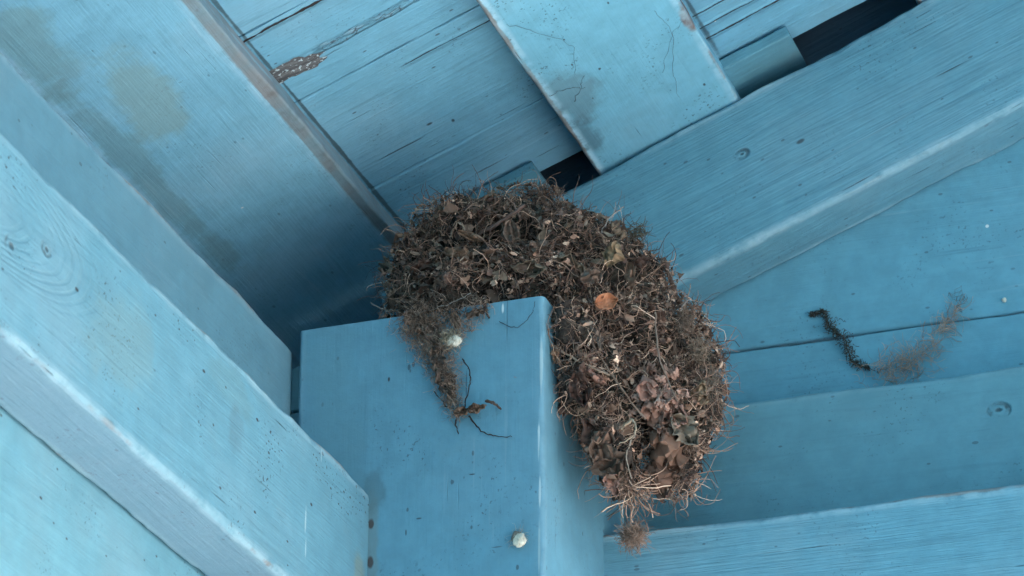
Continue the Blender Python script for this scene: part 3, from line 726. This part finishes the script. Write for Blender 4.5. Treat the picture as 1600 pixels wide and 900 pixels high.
tuft('web_veil', (-.112, .09, 2.368), (.022, .03, .016), 420, (.07, .045, .04), nest, (.006, .018), (.00008, .00016), spread=.3, curl=.6)
# ------------------------------------------------------------------ loose debris on the post face
def press(ob, y=-.0009):
    a = np.zeros(len(ob.data.vertices)*3); ob.data.vertices.foreach_get('co', a); a = a.reshape(-1, 3); a[:, 1] = np.minimum(a[:, 1], y); ob.data.vertices.foreach_set('co', a.ravel())
clump = thing('debris_clump', 'ragged brown clump of web and fluff hanging down the front of the post', 'debris', (-.06, -.001, 2.29))
cl_path = [(-.062, 2.283, .017, 220), (-.060, 2.271, .012, 160), (-.071, 2.298, .016, 240), (-.052, 2.2955, .016, 200), (-.036, 2.2975, .008, 110), (-.045, 2.287, .008, 120), (-.0735, 2.289, .009, 160), (-.066, 2.2925, .0105, 300), (-.062, 2.284, .0115, 320), (-.0575, 2.275, .0105, 260), (-.055, 2.264, .0085, 230), (-.0515, 2.254, .0075, 200), (-.0495, 2.245, .0055, 130), (-.047, 2.238, .004, 90)]
Ps, Rs, Ts = [], [], []
for x, z, w, n in cl_path:
    n = int(n*.8); d = unit(rng.normal(size=(n, 3))); p = np.array([x, -.004, z])+d*np.array([w*1.3, .0030, w*.85])*rng.uniform(.2, 1, (n, 1))
    P = walk(p, unit(rng.normal(size=(n, 3))+np.array([.1, 0, -.5])), rng.uniform(.003, .009, n), 7, 1.1)
    P[..., 1] = np.clip(P[..., 1], -.009, -.0008)
    Ps.append(P); Rs.append(np.linspace(1, .5, 7)[None]*rng.uniform(.00008, .0002, (n, 1))); Ts.append(np.array([[.27, .205, .165]])*rng.uniform(.4, 1.6, (n, 1)))
tubes('web_fluff', np.concatenate(Ps), np.concatenate(Rs), np.concatenate(Ts), m_fib, clump)
for a, c, cc in (((-.0735, 2.2955), (.010, .006), (.22, .16, .13)), ((-.048, 2.2900), (.010, .006), (.20, .15, .12)), ((-.0555, 2.2600), (.012, .006), (.22, .165, .135)), ((-.0500, 2.2480), (.009, .005), (.20, .15, .12)), ((-.066, 2.290), (.014, .009), BROWN), ((-.060, 2.283), (.012, .009), (.13, .10, .085)), ((-.057, 2.268), (.016, .009), (.10, .08, .07)), ((-.0525, 2.255), (.015, .008), (.10, .08, .07)),
                 ((-.041, 2.2375), (.014, .006), (.15, .105, .08)), ((-.035, 2.238), (.010, .004), (.17, .12, .09)), ((-.036, 2.2935), (.012, .004), (.10, .075, .06))):
    place_leaf((a[0], -.004, a[1]), (.2, -1, -.1), c[0], c[1], cc, clump, lob=.3, rot=(.4, 0, -1) if a[0] < -.045 else (1, 0, .25), curl=.3, name='leaf_scrap')
def fluffmat():
    g = NT('white_down'); co = g.n('ShaderNodeTexCoord').outputs['Object']; n = g.noise(co, 500, 4)
    g.set(g.b.inputs['Base Color'], g.mix(n, rgb(.45, .42, .33), rgb(.80, .78, .70))); g.b.inputs['Roughness'].default_value = .9
    bp = g.n('ShaderNodeBump', {'Height': n, 'Strength': .8, 'Distance': .001}); g.set(g.b.inputs['Normal'], bp.outputs[0]); return g.m
m_white = fluffmat()
def lump(name, c, r, mat, parent=None, amp=.25, freq=1.6, seed=0.):
    bm = bmesh.new(); bmesh.ops.create_icosphere(bm, subdivisions=4, radius=1)
    for vt in bm.verts: vt.co *= 1+amp*noise.fractal(vt.co*freq+Vector((seed, 0, 0)), .8, 2, 4)
    for vt in bm.verts: vt.co = Vector((vt.co.x*r[0], vt.co.y*r[1], vt.co.z*r[2]))
    me = bpy.data.meshes.new(name); bm.to_mesh(me); bm.free(); me.polygons.foreach_set('use_smooth', [True]*len(me.polygons))
    o = link(name, me, mat, parent); o.location = c; return o
lump('white_down', (-.0475, -.007, 2.2775), (.0038, .0026, .0030), m_white, clump, amp=.3, freq=1.3, seed=2)
tuft('white_fibre', (-.0475, -.007, 2.2775), (.0042, .003, .0034), 260, (.62, .58, .47), clump, (.0015, .004), (.00006, .00014), curl=.8)
tuft('down_fringe', (-.0495, -.006, 2.2795), (.006, .003, .0055), 150, (.32, .28, .21), clump, (.003, .009), (.0001, .0002), curl=.6)
strand('dark_strand', ((-.044, -.004, 2.268), (-.040, -.003, 2.260), (-.0405, -.003, 2.250), (-.044, -.003, 2.236)), .0004, .0003, (.025, .025, .03), clump, wob=.0012)
strand('dark_strand', ((-.060, -.003, 2.252), (-.054, -.003, 2.244), (-.046, -.003, 2.2365)), .0003, .0003, (.03, .03, .03), clump, wob=.0012)
strand('dark_strand', ((-.040, -.003, 2.2350), (-.034, -.003, 2.2265), (-.027, -.002, 2.2225), (-.0168, -.0012, 2.2208)), .00055, .0002, (.03, .028, .03), clump, wob=.0008)
strand('dark_strand', ((-.0465, -.003, 2.238), (-.0475, -.003, 2.232), (-.0462, -.002, 2.2260)), .0004, .0003, (.03, .028, .03), clump, wob=.001)
strand('dark_strand', ((-.031, -.003, 2.2425), (-.026, -.004, 2.240), (-.0225, -.003, 2.2365)), .0009, .0006, (.10, .065, .055), clump, wob=.0006)
strand('rootlet', ((-.0245, -.0015, 2.2880), (-.015, -.0015, 2.2830), (-.0065, -.0015, 2.2895), (-.0045, -.0015, 2.2965)), .00022, .00012, (.03, .035, .045), nest, wob=.0008)
strand('rootlet', ((-.0700, -.003, 2.2990), (-.055, -.004, 2.3005), (-.040, -.003, 2.3060)), .0003, .0002, (.30, .29, .28), nest, wob=.0008)
strand('rootlet', ((-.033, -.002, 2.3030), (-.032, -.003, 2.2960), (-.030, -.002, 2.2905)), .0011, .0005, (.06, .045, .04), nest, wob=.0012)

# ------------------------------------------------------------------ small things stuck to the timber
g = NT('grey_silk'); g.b.inputs['Base Color'].default_value = (.16, .15, .13, 1); g.b.inputs['Roughness'].default_value = .9; m_cap = g.m
sac = thing('spider_egg_sac', 'small round cream egg sac stuck low on the post face', 'egg sac', (-.0115, -.0012, 2.1620))
lump('sac_body', (-.0115, -.0030, 2.1620), (.0033, .0022, .0036), m_white, sac, amp=.2, freq=1.2, seed=5)
tuft('silk', (-.0112, -.0036, 2.1616), (.0036, .0020, .0038), 220, (.62, .58, .46), sac, (.001, .003), (.00005, .00012), curl=.8)
lump('sac_cap', (-.0132, -.0026, 2.1640), (.0030, .0018, .0034), m_cap, sac, amp=.2, freq=1.3, seed=9)
tuft('silk', (-.0128, -.0020, 2.1640), (.0048, .0008, .0048), 120, (.35, .33, .27), sac, (.002, .006), (.00006, .00012), curl=.6)

wisp = thing('moss_sprig', 'thin dark green moss sprig clinging to the wall above the beam', 'moss', (.1328, .184, 2.3175))
n = 620; u = (np.floor(rng.random(n)*15)+.5+rng.normal(size=n)*.22)/15; u = u.clip(0, 1)
path = np.array([[.0970, .183, 2.3560], [.1055, .183, 2.3575], [.1090, .181, 2.346], [.1175, .180, 2.337], [.1215, .182, 2.323], [.1310, .183, 2.3180]])
pp = np.stack([np.interp(u*5, range(6), path[:, i]) for i in range(3)], -1)
wd = (.0005+.0034*np.clip(1-np.abs(u-.6)*2.2, 0, 1)*(.3+.9*np.abs(np.sin(u*19))))[:, None]
P = walk(pp+rng.normal(size=(n, 3))*wd*[.6, .4, .6], rng.normal(size=(n, 3)), rng.uniform(.0012, .0028, n), 5, .8); P[..., 1] = np.minimum(P[..., 1], .1843)
tubes('sprig', P, np.full((n, 5), .00018)*rng.uniform(.6, 1.5, (n, 1)), np.array([[.045, .046, .042]])*rng.uniform(.4, 2.4, (n, 1)), m_fib, wisp)
strand('stem', [tuple(q) for q in path], .0004, .0003, (.05, .045, .03), wisp, wob=.002)

strand('thread', ((.129, .183, 2.3185), (.136, .181, 2.3150), (.142, .182, 2.3170)), .0002, .0001, (.10, .08, .07), wisp, wob=.003)
strand('thread', ((.109, .182, 2.346), (.114, .180, 2.350), (.1185, .182, 2.348)), .0002, .0001, (.05, .05, .04), wisp, wob=.002)
web = thing('web_tuft', 'tan tuft of dusty cobweb on the gable wall right of the nest', 'cobweb', (.150, .184, 2.315))
n = 420; u = rng.random(n)**1.3
ctr = np.stack([np.interp(u, [0, .3, .55, .8, 1], [.142, .150, .161, .172, .1835]), np.full(n, .181), np.interp(u, [0, .3, .55, .8, 1], [2.312, 2.316, 2.320, 2.333, 2.3465])], -1)
w = np.interp(u, [0, .3, .55, .75, 1], [.012, .011, .0075, .004, .0010])[:, None]
d0 = np.array([.55, 0, .6])
P = walk(ctr+rng.normal(size=(n, 3))*w*[.7, .15, .45], unit(d0+rng.normal(size=(n, 3))*.7), rng.uniform(.004, .016, n), 8, .4)
P[..., 1] = np.clip(P[..., 1], .172, .1843); P[..., 2] = np.maximum(P[..., 2], 2.2925)
tubes('silk', P, np.full((n, 8), .00011)*rng.uniform(.5, 1.4, (n, 1)), np.array([[.42, .30, .235]])*rng.uniform(.6, 1.5, (n, 1)), m_fib, web)
for a in range(4):
    strand('thread', ((.1835, .183, 2.346), (.183+.006*a/3, .182, 2.353), (.186, .182, 2.36-.003*a), (.178, .183, 2.356)), .00010, .00008, (.12, .12, .11), web, wob=.003)
o = lump('spider_cocoon', (.2095, .1838, 2.3491), (.0013, .0008, .0013), m_white, amp=.3)
tag(o, 'tiny white cocoon spot on the wall at the far right', 'cocoon')
# hair-thin roots and cracks caught on the second batten
def bat_pt(x, y): return Vector((x, y, Z0+x*TA)) - N*.0004
for pts, r in ((((-.012, -.03), (.000, -.005), (.009, .018), (.002, .045)), .00022), (((.054, .025), (.056, .055), (.047, .085), (.041, .115)), .00022), (((.041, .085), (.056, .055), (.066, .048)), .00018),
               (((-.015, .05), (-.003, .055), (.002, .060)), .0003), (((-.006, .068), (.001, .058), (.006, .050)), .0003)):
    o = strand('root_hair', [bat_pt(*q) for q in pts], r*.6, r*.35, (.07, .10, .12), None, wob=.0015, sides=4, seed=pts[0][0]*99)
    tag(o, 'hair-thin dark root stuck across the wide batten above the nest', 'root hair', 'root hairs on the batten')

# seat every thing's empty at its base without moving its parts
for root, loc in BASES:
    root.location = loc
    for ch in bpy.data.objects:
        if ch.parent == root: ch.matrix_parent_inverse = Matrix.Translation(-loc)
